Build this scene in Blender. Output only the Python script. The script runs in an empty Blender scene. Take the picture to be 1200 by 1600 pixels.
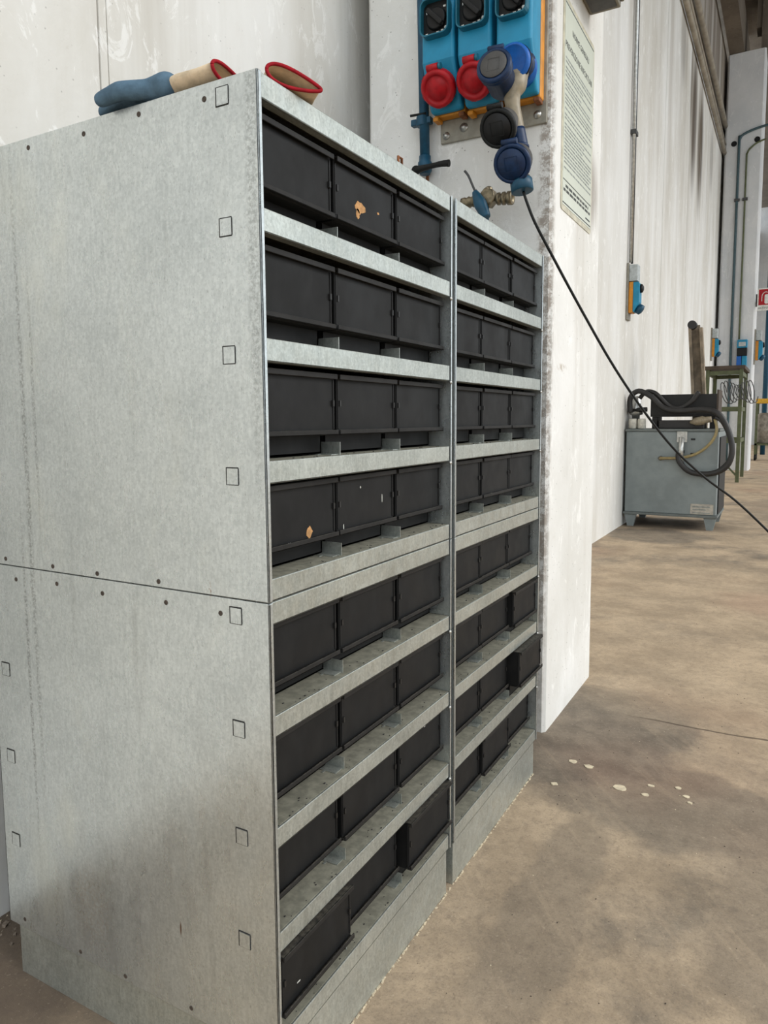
import bpy, math, random
from mathutils import Vector, Matrix
random.seed(7)
S = bpy.context.scene
COL = S.collection
PI = math.pi

# ------------------------------------------------------------------ camera
CAM_F = 1127.1                                   # focal length in pixels of a 1200x1600 frame
CAM_PITCH, CAM_ROLL, CAM_YAW = -0.09966, -0.0059, 0.5071
CAM_LOC = Vector((0.6623, -0.8246, 1.1167))
PCX, PCY = 608.52, 769.22
_F = Vector((-math.sin(CAM_YAW)*math.cos(CAM_PITCH), math.cos(CAM_YAW)*math.cos(CAM_PITCH), math.sin(CAM_PITCH)))
_R0 = _F.cross(Vector((0, 0, 1))).normalized()
_U0 = _R0.cross(_F)
_R = _R0*math.cos(CAM_ROLL) + _U0*math.sin(CAM_ROLL)
_U = -_R0*math.sin(CAM_ROLL) + _U0*math.cos(CAM_ROLL)
cd = bpy.data.cameras.new('camera'); cam = bpy.data.objects.new('camera', cd); COL.objects.link(cam)
cam.matrix_world = Matrix(((_R.x, _U.x, -_F.x, CAM_LOC.x), (_R.y, _U.y, -_F.y, CAM_LOC.y), (_R.z, _U.z, -_F.z, CAM_LOC.z), (0, 0, 0, 1)))
cd.sensor_fit = 'VERTICAL'; cd.sensor_height = 24.0; cd.sensor_width = 18.0
cd.lens = CAM_F*24.0/1600.0
cd.shift_x = -(PCX-600)/1600.0
cd.shift_y = -(800-PCY)/1600.0
cd.clip_start = 0.05; cd.clip_end = 200
S.camera = cam

def at(px, py, Y=None, X=None, Z=None):
    """point of the place that the photograph shows at a pixel, at a known depth plane"""
    d = _F + _R*((px-PCX)/CAM_F) - _U*((py-PCY)/CAM_F)
    if Y is not None: t = (Y-CAM_LOC.y)/d.y
    elif X is not None: t = (X-CAM_LOC.x)/d.x
    else: t = (Z-CAM_LOC.z)/d.z
    return CAM_LOC + d*t

# ------------------------------------------------------------------ light
w = bpy.data.worlds.new('sky'); S.world = w; w.use_nodes = True
bg = w.node_tree.nodes['Background']
bg.inputs[0].default_value = (0.88, 0.95, 1.0, 1); bg.inputs[1].default_value = 1.0
def sun(name, d, strength, ang, col):
    l = bpy.data.lights.new(name, 'SUN'); l.energy = strength; l.angle = math.radians(ang); l.color = col
    o = bpy.data.objects.new(name, l); COL.objects.link(o); o.location = (6, -6, 8)
    o.rotation_euler = Vector(d).to_track_quat('-Z', 'Y').to_euler()
    return o
sun('hazy_sun', (-0.72, -0.16, -0.60), 1.6, 40, (1.0, 0.965, 0.92))
S.cycles.max_bounces = 6; S.cycles.diffuse_bounces = 3; S.cycles.glossy_bounces = 3; S.cycles.transmission_bounces = 2
S.cycles.caustics_reflective = False; S.cycles.caustics_refractive = False
S.cycles.use_adaptive_sampling = True; S.cycles.adaptive_threshold = 0.025
S.view_settings.view_transform = 'Standard'
S.view_settings.look = 'None'
S.view_settings.gamma = 1
S.view_settings.use_curve_mapping = False
S.view_settings.exposure = 0.62

# ------------------------------------------------------------------ material helpers
class NT:
    def __init__(s, name):
        s.m = bpy.data.materials.new(name); s.m.use_nodes = True
        s.t = s.m.node_tree; s.n = s.t.nodes; s.l = s.t.links
        s.b = s.n['Principled BSDF']
        g = s.n.new('ShaderNodeNewGeometry'); s.pos = g.outputs['Position']; s.nor = g.outputs['Normal']
    def put(s, sock, v):
        if hasattr(v, 'node'): s.l.new(v, sock)
        else: sock.default_value = v
    def scale(s, v, sc, off=(0, 0, 0)):
        n = s.n.new('ShaderNodeMapping'); s.l.new(v, n.inputs[0]); n.inputs['Scale'].default_value = sc; n.inputs['Location'].default_value = off
        return n.outputs[0]
    def noise(s, sc=5, det=3, rough=.55, st=(1, 1, 1), off=(0, 0, 0), dist=0):
        n = s.n.new('ShaderNodeTexNoise'); s.l.new(s.scale(s.pos, st, off), n.inputs['Vector'])
        n.inputs['Scale'].default_value = sc; n.inputs['Detail'].default_value = det; n.inputs['Roughness'].default_value = rough; n.inputs['Distortion'].default_value = dist
        return n.outputs[0]
    def vor(s, sc=20, st=(1, 1, 1), feat='F1', out=0):
        n = s.n.new('ShaderNodeTexVoronoi'); s.l.new(s.scale(s.pos, st), n.inputs['Vector']); n.inputs['Scale'].default_value = sc; n.feature = feat
        return n.outputs[out]
    def ramp(s, v, a, b, lo=0., hi=1.):
        n = s.n.new('ShaderNodeMapRange'); s.l.new(v, n.inputs[0])
        for i, x in zip((1, 2, 3, 4), (a, b, lo, hi)): n.inputs[i].default_value = x
        n.interpolation_type = 'SMOOTHSTEP'
        return n.outputs[0]
    def math(s, op, a, b=0.):
        n = s.n.new('ShaderNodeMath'); n.operation = op; s.put(n.inputs[0], a); s.put(n.inputs[1], b)
        return n.outputs[0]
    def mix(s, f, a, b, mode='MIX'):
        n = s.n.new('ShaderNodeMix'); n.data_type = 'RGBA'; n.blend_type = mode
        s.put(n.inputs[0], f)
        s.put(n.inputs[6], (*a, 1) if isinstance(a, tuple) else a); s.put(n.inputs[7], (*b, 1) if isinstance(b, tuple) else b)
        return n.outputs[2]
    def xyz(s):
        n = s.n.new('ShaderNodeSeparateXYZ'); s.l.new(s.pos, n.inputs[0]); return n.outputs
    def blob(s, c, r, soft=.35, wob=0.):
        """mask of a stain: ellipsoid round c with radii r"""
        n = s.n.new('ShaderNodeVectorMath'); n.operation = 'SUBTRACT'; s.l.new(s.pos, n.inputs[0]); n.inputs[1].default_value = c
        m = s.scale(n.outputs[0], tuple(1/x for x in r))
        k = s.n.new('ShaderNodeVectorMath'); k.operation = 'LENGTH'; s.l.new(m, k.inputs[0])
        v = k.outputs['Value']
        if wob:
            if not hasattr(s, 'wobble'): s.wobble = s.math('SUBTRACT', s.noise(2.2, 6, .65, off=(4, 9, 1)), .5)
            v = s.math('ADD', v, s.math('MULTIPLY', s.wobble, wob*1.6))
        return s.ramp(v, 1-soft, 1+soft, 1, 0)
    def bump(s, h, st=.3, d=.01):
        n = s.n.new('ShaderNodeBump'); n.inputs['Strength'].default_value = st; n.inputs['Distance'].default_value = d; s.l.new(h, n.inputs['Height'])
        s.l.new(n.outputs[0], s.b.inputs['Normal'])
    def done(s, col, rough=.6, metal=0., spec=.5):
        s.put(s.b.inputs['Base Color'], (*col, 1) if isinstance(col, tuple) else col)
        s.put(s.b.inputs['Roughness'], rough); s.put(s.b.inputs['Metallic'], metal)
        s.b.inputs['Specular IOR Level'].default_value = spec
        return s.m
def c8(r, g, b):
    f = lambda x: (x/255/12.92 if x/255 <= .04045 else ((x/255+.055)/1.055)**2.4)
    return (f(r), f(g), f(b))
M = {}
def plain(key, col, rough=.5, metal=0., var=.18, sc=30, spec=.5, bump=0.):
    t = NT(key); n = t.noise(sc, 4)
    c = t.mix(t.ramp(n, .3, .7), tuple(x*(1-var) for x in col), tuple(min(1, x*(1+var)) for x in col))
    if bump: t.bump(t.noise(sc*6, 3), bump, .002)
    M[key] = t.done(c, rough, metal, spec); return M[key]

# galvanised sheet, two flavours (bright folded fronts, worn side panels)
def galv(key, a, b, dirt, rough):
    t = NT(key)
    sp = t.vor(260, feat='F1', out=1); sg = t.n.new('ShaderNodeSeparateColor'); t.l.new(sp, sg.inputs[0])
    n1 = t.noise(6, 4, .6); n2 = t.noise(150, 4, .7, st=(1, 1, .30))
    f = t.math('ADD', t.math('MULTIPLY', sg.outputs[0], .16), t.math('ADD', t.math('MULTIPLY', n1, .50), t.math('MULTIPLY', n2, .62)))
    c = t.mix(t.ramp(f, .32, 1.0), a, b)
    spk = t.ramp(t.noise(420, 2, .5, st=(1, 1, .4)), .62, .74)
    c = t.mix(t.math('MULTIPLY', spk, .45), c, dirt)
    st = t.ramp(t.noise(14, 5, .7, st=(1.4, 1.4, .16)), .56, .75)
    c = t.mix(t.math('MULTIPLY', st, .22), c, dirt)
    t.bump(t.math('ADD', n1, t.math('MULTIPLY', t.noise(120, 2), .12)), .10, .004)
    return t, c, rough
t, c, r_ = galv('galvanised_front', c8(158, 162, 156), c8(205, 209, 202), c8(112, 110, 100), .46)
M['galv'] = t.done(c, t.ramp(t.noise(40, 3), .3, .7, .30, .42), .70)
t, c, r_ = galv('galvanised_side', c8(176, 182, 182), c8(216, 221, 220), c8(104, 104, 100), .5)
pale = t.ramp(t.noise(5, 5, .6, st=(1, 1, .45), off=(3, 1, 2)), .52, .72)
c = t.mix(t.math('MULTIPLY', pale, .30), c, c8(226, 226, 212))
# abrasion lines running down near the back fold, rust runs with a shape of their own
fine = t.noise(160, 4, .7)
for bx_, bz, rx, rz, cc, k in ((-.55, 1.0, .006, .55, c8(70, 66, 60), .45), (-.575, .62, .004, .30, c8(60, 52, 46), .5), (-.205, .262, .0018, .011, c8(104, 66, 34), .85), (-.115, .856, .0025, .011, c8(130, 84, 44), .7), (-.013, 1.45, .010, .42, c8(84, 84, 80), .35), (-.43, .22, .05, .075, c8(168, 150, 128), .28), (-.52, 1.15, .004, .22, c8(80, 76, 70), .4)):
    m = t.blob((bx_, 0, bz), (rx, .05, rz), .5)
    m = t.math('MULTIPLY', m, t.ramp(fine, .42 if k < .8 else .2, .6 if k < .8 else .4))
    c = t.mix(t.math('MULTIPLY', m, k), c, cc)
M['galv_side'] = t.done(c, t.ramp(t.noise(25, 4, .6, st=(1, 1, .4)), .3, .7, .24, .36), .80)
plain('galv_dusty', c8(128, 126, 112), .75, .1, .22, 60)
plain('slot_dark', c8(46, 44, 42), .9)
# bins
def blackplastic(key, col, dust):
    t = NT(key); n = t.noise(30, 4, .6, st=(1, 1, .6))
    c = t.mix(t.ramp(n, .35, .75), tuple(x*.8 for x in col), tuple(x*1.2 for x in col))
    fl = t.ramp(t.noise(300, 2, .5), .72, .80)
    c = t.mix(t.math('MULTIPLY', fl, .12), c, dust)
    up = t.n.new('ShaderNodeSeparateXYZ'); t.l.new(t.nor, up.inputs[0])
    dz = t.math('MULTIPLY', t.ramp(up.outputs[2], .6, .95), t.ramp(t.noise(90, 4, .7), .3, .7))
    c = t.mix(t.math('MULTIPLY', dz, .45), c, dust)
    t.bump(t.noise(500, 2), .05, .001)
    M[key] = t.done(c, t.ramp(t.noise(12, 3), .2, .8, .50, .66), 0, .22)
blackplastic('bin', c8(25, 25, 25), c8(112, 106, 94))
blackplastic('bin_rail', c8(36, 35, 34), c8(112, 106, 94))
plain('clip_black', c8(24, 23, 22), .5)
plain('tape_brown', c8(176, 132, 84), .8, 0, .25, 90)
plain('scuff_white', c8(188, 188, 180), .8)

# walls
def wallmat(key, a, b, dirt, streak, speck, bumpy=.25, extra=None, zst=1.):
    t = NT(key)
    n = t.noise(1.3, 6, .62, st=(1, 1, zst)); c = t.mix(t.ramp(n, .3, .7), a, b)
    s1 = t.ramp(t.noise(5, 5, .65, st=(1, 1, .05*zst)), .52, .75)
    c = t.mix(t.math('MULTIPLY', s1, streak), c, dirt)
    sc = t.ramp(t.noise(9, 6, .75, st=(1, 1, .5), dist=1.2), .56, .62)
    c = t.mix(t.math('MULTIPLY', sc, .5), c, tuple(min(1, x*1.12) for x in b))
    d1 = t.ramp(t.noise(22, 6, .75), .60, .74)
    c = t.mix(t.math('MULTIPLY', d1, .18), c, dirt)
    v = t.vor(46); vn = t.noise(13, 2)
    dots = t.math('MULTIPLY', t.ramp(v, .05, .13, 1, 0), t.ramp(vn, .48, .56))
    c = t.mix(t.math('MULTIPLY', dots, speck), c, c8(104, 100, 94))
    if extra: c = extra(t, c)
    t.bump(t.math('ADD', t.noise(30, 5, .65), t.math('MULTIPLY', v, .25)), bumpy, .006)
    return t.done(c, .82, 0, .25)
def wall_extra(t, c):
    # soot streaks hanging below the rail, smeared scratches
    strk = t.ramp(t.noise(3.2, 4, .6, st=(1, 2.2, .08)), .22, .50)
    for (y, z, ry, rz, k) in ((11.7, 5.75, .30, .95, .95), (12.6, 5.6, .34, .85, 1.0), (11.3, 6.1, .12, .6, .6), (10.4, 6.3, .3, .5, .45), (14.4, 5.9, .25, .5, .4), (2.9, 4.6, .3, .6, .2)):
        m = t.blob((-.86, y, z), (.4, ry, rz), .55)
        m = t.math('MULTIPLY', m, strk)
        c = t.mix(t.math('MULTIPLY', m, k), c, c8(84, 72, 60))
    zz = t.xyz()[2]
    top_brown = t.math('MULTIPLY', t.ramp(t.math('ADD', zz, t.math('MULTIPLY', t.noise(1.2, 4, .6), .6)), 7.1, 7.7), t.ramp(t.noise(2.2, 4, .6, st=(1, 1.8, .08)), .25, .6, .45, .9))
    c = t.mix(top_brown, c, c8(104, 92, 80))  # wall turns browner towards its top, broken by vertical noise
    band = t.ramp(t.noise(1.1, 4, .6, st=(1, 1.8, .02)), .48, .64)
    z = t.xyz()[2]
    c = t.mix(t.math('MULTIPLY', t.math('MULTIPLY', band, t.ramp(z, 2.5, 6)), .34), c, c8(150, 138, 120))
    return c
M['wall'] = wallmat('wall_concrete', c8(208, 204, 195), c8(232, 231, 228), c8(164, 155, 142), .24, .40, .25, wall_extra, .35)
def pil_extra(t, c):
    x = t.xyz()
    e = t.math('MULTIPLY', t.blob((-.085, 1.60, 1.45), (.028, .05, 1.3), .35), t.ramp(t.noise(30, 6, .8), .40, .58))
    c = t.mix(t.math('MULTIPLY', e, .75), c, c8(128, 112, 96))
    e = t.math('MULTIPLY', t.blob((-.06, 2.12, 2.0), (.03, .09, .12), .6), .55)
    c = t.mix(e, c, c8(120, 106, 92))
    e = t.math('MULTIPLY', t.blob((-.06, 1.75, 1.30), (.05, .05, .012), .6), t.ramp(t.noise(60, 3), .4, .6))
    c = t.mix(t.math('MULTIPLY', e, .5), c, c8(150, 128, 96))
    return c
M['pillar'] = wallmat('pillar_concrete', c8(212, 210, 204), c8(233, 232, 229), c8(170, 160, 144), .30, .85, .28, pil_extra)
M['wall_grey'] = wallmat('grey_wall', c8(204, 206, 208), c8(220, 220, 220), c8(150, 146, 138), .3, .3)
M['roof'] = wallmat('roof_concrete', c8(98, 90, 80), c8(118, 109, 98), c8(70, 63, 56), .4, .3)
# floor
t = NT('floor_concrete')
def rotnoise(t, sc, det, rough, st, rz, dist=0.):
    n = t.n.new('ShaderNodeTexNoise'); m = t.n.new('ShaderNodeMapping'); t.l.new(t.pos, m.inputs[0]); m.inputs['Rotation'].default_value = (0, 0, rz)
    t.l.new(t.scale(m.outputs[0], st), n.inputs['Vector'])
    n.inputs['Scale'].default_value = sc; n.inputs['Detail'].default_value = det; n.inputs['Roughness'].default_value = rough; n.inputs['Distortion'].default_value = dist
    return n.outputs[0]
tan_a, tan_b, grey_a, grey_b = c8(160, 142, 119), c8(194, 173, 146), c8(102, 94, 84), c8(138, 127, 112)
dust = t.mix(t.ramp(t.noise(3, 7, .7, off=(2, 3, 0)), .32, .68), tan_a, tan_b)
conc = t.mix(t.ramp(t.noise(6, 8, .75, off=(5, 1, 0)), .35, .65), grey_a, grey_b)
edge = t.math('ADD', t.math('MULTIPLY', t.noise(1.6, 8, .68, off=(1.3, 7, 0)), 1.0), t.math('MULTIPLY', t.noise(11, 5, .7), .22))
fld = t.ramp(edge, .56, .84)
for (x, y, rx, ry, k) in ((.10, 1.72, .34, .42, .95), (.42, 1.32, .36, .26, .75), (.80, .95, .28, .45, .55), (.22, .75, .10, .45, .5), (-.45, 6.4, .5, .45, .8), (1.0, 4.4, .55, .35, .6), (.75, 9.0, .6, 1.4, .5)):
    m = t.math('MULTIPLY', t.blob((x, y, 0), (rx, ry, .5), .16, .9), k)
    fld = t.math('MAXIMUM', fld, m)
for (x, y, rx, ry) in ((.35, 2.6, .5, .55), (.20, -.05, .22, .35), (.2, 4.2, .6, .9)):
    fld = t.math('MULTIPLY', fld, t.math('SUBTRACT', 1., t.math('MULTIPLY', t.blob((x, y, 0), (rx, ry, .5), .5, .5), .75)))
c = t.mix(fld, dust, conc)
swp = t.ramp(rotnoise(t, 9, 6, .65, (.22, 2.4, 1), .9, .6), .50, .68)
c = t.mix(t.math('MULTIPLY', t.math('MULTIPLY', swp, t.ramp(t.noise(1.1, 3, off=(3, 3, 0)), .42, .62)), .34), c, c8(186, 166, 140))
swp = t.ramp(rotnoise(t, 12, 6, .7, (.25, 2.2, 1), -.5, .8), .54, .70)
c = t.mix(t.math('MULTIPLY', t.math('MULTIPLY', swp, t.ramp(t.noise(1.3, 3, off=(8, 1, 0)), .46, .66)), .30), c, c8(104, 94, 84))
pt = t.ramp(t.noise(34, 9, .85, off=(6, 6, 0)), .47, .62)
c = t.mix(t.math('MULTIPLY', pt, .36), c, c8(112, 100, 88))
red = t.ramp(t.noise(.7, 3, .5, off=(9, 2, 0)), .52, .75)
c = t.mix(t.math('MULTIPLY', red, .35), c, c8(146, 110, 90))
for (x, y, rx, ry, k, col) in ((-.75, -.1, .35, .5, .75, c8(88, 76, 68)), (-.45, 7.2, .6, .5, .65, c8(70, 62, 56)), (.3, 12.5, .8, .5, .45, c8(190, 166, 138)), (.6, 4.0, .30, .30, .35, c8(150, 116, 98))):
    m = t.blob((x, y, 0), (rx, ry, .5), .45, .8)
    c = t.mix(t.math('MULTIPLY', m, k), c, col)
gr = t.ramp(t.noise(170, 4, .7), .52, .70)
c = t.mix(t.math('MULTIPLY', gr, .42), c, c8(98, 88, 78))
gr2 = t.ramp(t.noise(110, 4, .65, off=(4, 4, 0)), .58, .72)
c = t.mix(t.math('MULTIPLY', gr2, .32), c, c8(206, 190, 168))
xy = t.xyz()
crk = t.math('ABSOLUTE', t.math('SUBTRACT', t.math('ADD', xy[1], t.math('MULTIPLY', t.math('SUBTRACT', t.noise(5, 3, off=(0, 2, 0)), .5), .05)), 1.915))
cm = t.math('MULTIPLY', t.ramp(crk, .003, .008, 1, 0), t.ramp(xy[0], .10, .34))
c = t.mix(t.math('MULTIPLY', cm, .75), c, c8(72, 60, 50))
h = t.math('SUBTRACT', t.math('ADD', t.noise(60, 5, .7), t.math('MULTIPLY', t.noise(9, 3), .6)), t.math('MULTIPLY', cm, 1.2))
t.bump(h, .30, .006)
M['floor'] = t.done(c, t.ramp(t.noise(3, 4), .3, .7, .62, .85), 0, .3)

plain('blue_box', c8(34, 134, 170), .42, 0, .10, 14, .35)
plain('teal_rim', c8(30, 100, 120), .42, 0, .12, 20, .35)
plain('blue_pipe', c8(24, 72, 96), .42, 0, .18, 30, .35)
plain('orange', c8(206, 134, 30), .5, 0, .14, 20)
plain('red', c8(166, 12, 24), .42, 0, .14, 60, .3)
plain('dial_black', c8(20, 19, 19), .5, spec=.3)
plain('black_rubber', c8(18, 19, 18), .55, spec=.3)
plain('navy', c8(14, 40, 74), .42, 0, .2, 60, .35)
plain('bright_blue', c8(22, 92, 172), .40, 0, .14, 40, .35)
plain('lid_grey', c8(74, 72, 70), .6)
plain('tan_plastic', c8(140, 128, 106), .42, 0, .2, 50)
plain('neck_white', c8(206, 202, 190), .5)
plain('plate_grey', c8(146, 142, 130), .6, .1, .16, 25)
plain('brass', c8(128, 118, 98), .40, .8, .3, 60)
plain('rust', c8(122, 74, 42), .85, 0, .35, 90)
plain('steel', c8(190, 190, 186), .32, .8)
plain('print_white', c8(222, 222, 216), .7)
plain('paper', c8(222, 227, 214), .14, 0, .03, 5)
plain('ink', c8(60, 62, 60), .7)
plain('ink_light', c8(136, 140, 136), .7)
plain('unit_grey', c8(128, 136, 136), .5, 0, .10, 8)
plain('unit_grey2', c8(104, 110, 108), .55, 0, .14, 12)
plain('black_dirty', c8(20, 19, 18), .6, 0, .3, 20)
plain('hose', c8(38, 36, 35), .5, 0, .2, 20)
plain('oil_tube', c8(150, 134, 92), .4)
plain('worn_beam', c8(140, 126, 108), .85, 0, .38, 9)
plain('olive', c8(86, 92, 62), .6, 0, .18, 12)
plain('dark_wood', c8(72, 60, 48), .7, 0, .25, 8)
plain('box_grey', c8(176, 182, 182), .5)
plain('lamp_housing', c8(120, 114, 100), .6, 0, .12, 14)
plain('yellow', c8(212, 164, 44), .6)
plain('drum', c8(150, 142, 132), .5, .2, .3, 12)
plain('dark_grey', c8(66, 66, 66), .6)
plain('glove_hide', c8(206, 186, 158), .85, 0, .14, 60, .2, .3)
plain('glove_blue', c8(82, 106, 124), .85, 0, .16, 60, .2, .3)
plain('glove_red', c8(150, 22, 34), .75, 0, .16, 90, .2, .2)
plain('chip_pale', c8(214, 200, 172), .85, 0, .15, 60)
plain('gravel', c8(134, 120, 106), .9, 0, .45, 140)
t = NT('clear_sheet'); t.b.inputs['Transmission Weight'].default_value = 1; t.b.inputs['IOR'].default_value = 1.45
M['clear'] = t.done((.93, .97, .93), .06)
plain('sheet_edge', c8(196, 190, 168), .35)

plain('rail_grey', c8(150, 141, 126), .7, 0, .2, 6)
# ------------------------------------------------------------------ mesh helpers
def wloc(o):
    v = Vector((0, 0, 0))
    while o is not None: v += o.location; o = o.parent
    return v
class MB:
    def __init__(s): s.v = []; s.f = []; s.mi = []; s.sm = []
    def add(s, vs, fs, mi=0, sm=False):
        k = len(s.v); s.v += [tuple(x) for x in vs]
        for f in fs: s.f.append([i+k for i in f]); s.mi.append(mi); s.sm.append(sm)
        return s
    def box(s, x0, x1, y0, y1, z0, z1, mi=0, M4=None):
        vs = [Vector((x, y, z)) for z in (z0, z1) for y in (y0, y1) for x in (x0, x1)]
        if M4 is not None: vs = [M4 @ v for v in vs]
        return s.add(vs, [(0, 2, 3, 1), (4, 5, 7, 6), (0, 1, 5, 4), (2, 6, 7, 3), (0, 4, 6, 2), (1, 3, 7, 5)], mi)
    def prism(s, poly, axis, lo, hi, mi=0, sm=False):
        """poly in the two other axes (cyclic order kept), extruded along axis"""
        def p(a, b, h): return {0: (h, a, b), 1: (a, h, b), 2: (a, b, h)}[axis]
        n = len(poly); vs = [p(a, b, lo) for a, b in poly] + [p(a, b, hi) for a, b in poly]
        s.add(vs, [(i, (i+1) % n, n+(i+1) % n, n+i) for i in range(n)], mi, sm)
        s.f += [[len(s.v)-2*n+i for i in range(n)][::-1], [len(s.v)-n+i for i in range(n)]]; s.mi += [mi, mi]; s.sm += [False, False]
        return s
    def lathe(s, o, ax, prof, n=20, mi=0, sm=True):
        """prof: (radius, height along ax)"""
        o = Vector(o); a = Vector(ax).normalized(); u = a.orthogonal().normalized(); q = a.cross(u)
        vs = []
        for r, h in prof:
            for i in range(n):
                t = 2*PI*i/n; vs.append(o + a*h + (u*math.cos(t)+q*math.sin(t))*max(r, 1e-5))
        fs = [(j*n+i, j*n+(i+1) % n, (j+1)*n+(i+1) % n, (j+1)*n+i) for j in range(len(prof)-1) for i in range(n)]
        s.add(vs, fs, mi, sm); k = len(s.v)-len(vs)
        s.f += [[k+i for i in range(n)][::-1], [k+(len(prof)-1)*n+i for i in range(n)]]; s.mi += [mi, mi]; s.sm += [False, False]
        return s
    def cyl(s, a, b, r, r2=None, n=16, mi=0):
        a = Vector(a); b = Vector(b); L = (b-a).length
        return s.lathe(a, b-a, [(r, 0), (r if r2 is None else r2, L)], n, mi)
    def tube(s, pts, r, n=10, mi=0, smooth=4):
        P = [Vector(p) for p in pts]
        if smooth > 1:
            Q = []
            for i in range(len(P)-1):
                p0 = P[max(i-1, 0)]; p1 = P[i]; p2 = P[i+1]; p3 = P[min(i+2, len(P)-1)]
                for k in range(smooth):
                    t = k/smooth
                    Q.append(.5*((2*p1)+(p2-p0)*t+(2*p0-5*p1+4*p2-p3)*t*t+(3*p1-p0-3*p2+p3)*t**3))
            Q.append(P[-1]); P = Q
        rr = r if isinstance(r, (list, tuple)) else [r]*len(P)
        if len(rr) != len(P): rr = [rr[min(len(rr)-1, int(i*len(rr)/len(P)))] for i in range(len(P))]
        u = None; vs = []
        for i, p in enumerate(P):
            d = (P[min(i+1, len(P)-1)]-P[max(i-1, 0)]).normalized()
            u = d.orthogonal().normalized() if u is None else (u-d*u.dot(d)).normalized()
            q = d.cross(u)
            for k in range(n):
                t = 2*PI*k/n; vs.append(p+(u*math.cos(t)+q*math.sin(t))*rr[i])
        m = len(P)
        s.add(vs, [(j*n+i, j*n+(i+1) % n, (j+1)*n+(i+1) % n, (j+1)*n+i) for j in range(m-1) for i in range(n)], mi, True)
        k = len(s.v)-len(vs)
        s.f += [[k+i for i in range(n)][::-1], [k+(m-1)*n+i for i in range(n)]]; s.mi += [mi, mi]; s.sm += [False, False]
        return s
    def bar(s, a, b, wd, ht, mi=0, up=(0, 0, 1)):
        a = Vector(a); b = Vector(b); d = (b-a).normalized(); r = d.cross(Vector(up))
        if r.length < 1e-4: r = d.cross(Vector((1, 0, 0)))
        r.normalize(); u = r.cross(d)
        vs = [p + r*(i*wd/2) + u*(j*ht/2) for p in (a, b) for i, j in ((-1, -1), (1, -1), (1, 1), (-1, 1))]
        return s.add(vs, [(0, 1, 2, 3), (7, 6, 5, 4), (0, 4, 5, 1), (1, 5, 6, 2), (2, 6, 7, 3), (3, 7, 4, 0)], mi)
    def mesh(s, name, mats, off=(0, 0, 0)):
        me = bpy.data.meshes.new(name); o = Vector(off)
        me.from_pydata([tuple(Vector(v)-o) for v in s.v], [], s.f)
        for m in (mats if isinstance(mats, (list, tuple)) else [mats]): me.materials.append(M[m])
        for p, a, b in zip(me.polygons, s.mi, s.sm): p.material_index = a; p.use_smooth = b
        me.update(); 
        return me
    def build(s, name, mats, parent=None, bevel=0, seg=2, origin=None):
        off = wloc(parent) if parent is not None else (Vector(origin) if origin is not None else Vector((0, 0, 0)))
        o = bpy.data.objects.new(name, s.mesh(name, mats, off)); COL.objects.link(o)
        if parent is not None: o.parent = parent
        else: o.location = off
        if bevel:
            b = o.modifiers.new('edge', 'BEVEL'); b.width = bevel; b.segments = seg; b.limit_method = 'ANGLE'; b.angle_limit = math.radians(40); b.harden_normals = False
        return o
def tag(o, label=None, cat=None, group=None, kind=None):
    if label: o['label'] = label
    if cat: o['category'] = cat
    if group: o['group'] = group
    if kind: o['kind'] = kind
    return o
def thing(name, label, cat, loc, group=None, kind=None):
    o = bpy.data.objects.new(name, None); COL.objects.link(o); o.location = loc; o.empty_display_size = .05
    return tag(o, label, cat, group, kind)
def rounded(a0, a1, b0, b1, r, n=4):
    out = []
    for (ca, cb, t0) in ((a1-r, b0+r, -PI/2), (a1-r, b1-r, 0), (a0+r, b1-r, PI/2), (a0+r, b0+r, PI)):
        for k in range(n+1):
            t = t0+PI/2*k/n; out.append((ca+r*math.cos(t), cb+r*math.sin(t)))
    return out
def text(body, size, M4, mat, name, parent, depth=.0003, align='LEFT'):
    cu = bpy.data.curves.new('tmp_text', 'FONT'); cu.body = body; cu.size = size; cu.extrude = depth; cu.align_x = align
    o = bpy.data.objects.new('tmp_text', cu); COL.objects.link(o)
    dg = bpy.context.evaluated_depsgraph_get()
    me = bpy.data.meshes.new_from_object(o.evaluated_get(dg)); me.name = name
    bpy.data.objects.remove(o); bpy.data.curves.remove(cu)
    off = wloc(parent)
    for v in me.vertices: v.co = (M4 @ v.co)-off
    me.materials.clear(); me.materials.append(M[mat])
    ob = bpy.data.objects.new(name, me); COL.objects.link(ob); ob.parent = parent
    return ob

# ------------------------------------------------------------------ the setting
WX = -0.86                 # face of the hall's side wall
ROOF = 9.6
def struct(o): return tag(o, kind='structure')
struct(MB().box(-1.1, 16, -9, 44, -.25, 0).build('floor', 'floor'))
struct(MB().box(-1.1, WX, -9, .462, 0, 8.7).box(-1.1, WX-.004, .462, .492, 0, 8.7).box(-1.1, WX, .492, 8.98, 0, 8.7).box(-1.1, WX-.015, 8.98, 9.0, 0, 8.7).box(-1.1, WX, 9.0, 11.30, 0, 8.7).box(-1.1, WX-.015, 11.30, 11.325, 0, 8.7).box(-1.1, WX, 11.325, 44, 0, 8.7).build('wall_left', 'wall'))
struct(MB().box(-.95, WX+.003, .466, .488, 0, 8.7).build('trim_1', 'wall', bevel=.002))
P1 = (-0.77, -0.062, 1.609, 2.27)
def pillar(name, x0, x1, y0, y1, z1, mat, ch=.012):
    poly = [(x0+ch, y0), (x1-ch, y0), (x1, y0+ch), (x1, y1-ch), (x1-ch, y1), (x0+ch, y1), (x0, y1-ch), (x0, y0+ch)]
    return struct(MB().prism(poly, 2, 0, z1).build(name, mat))
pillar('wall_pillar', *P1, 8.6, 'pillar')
P2 = (-0.80, -0.10, 16.3, 17.1)
pillar('wall_pillar_far', *P2, 8.55, 'wall_grey', .03)
struct(MB().box(-.20, .10, 16.35, 16.9, 8.55, ROOF).build('trim_2', 'roof'))
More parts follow.
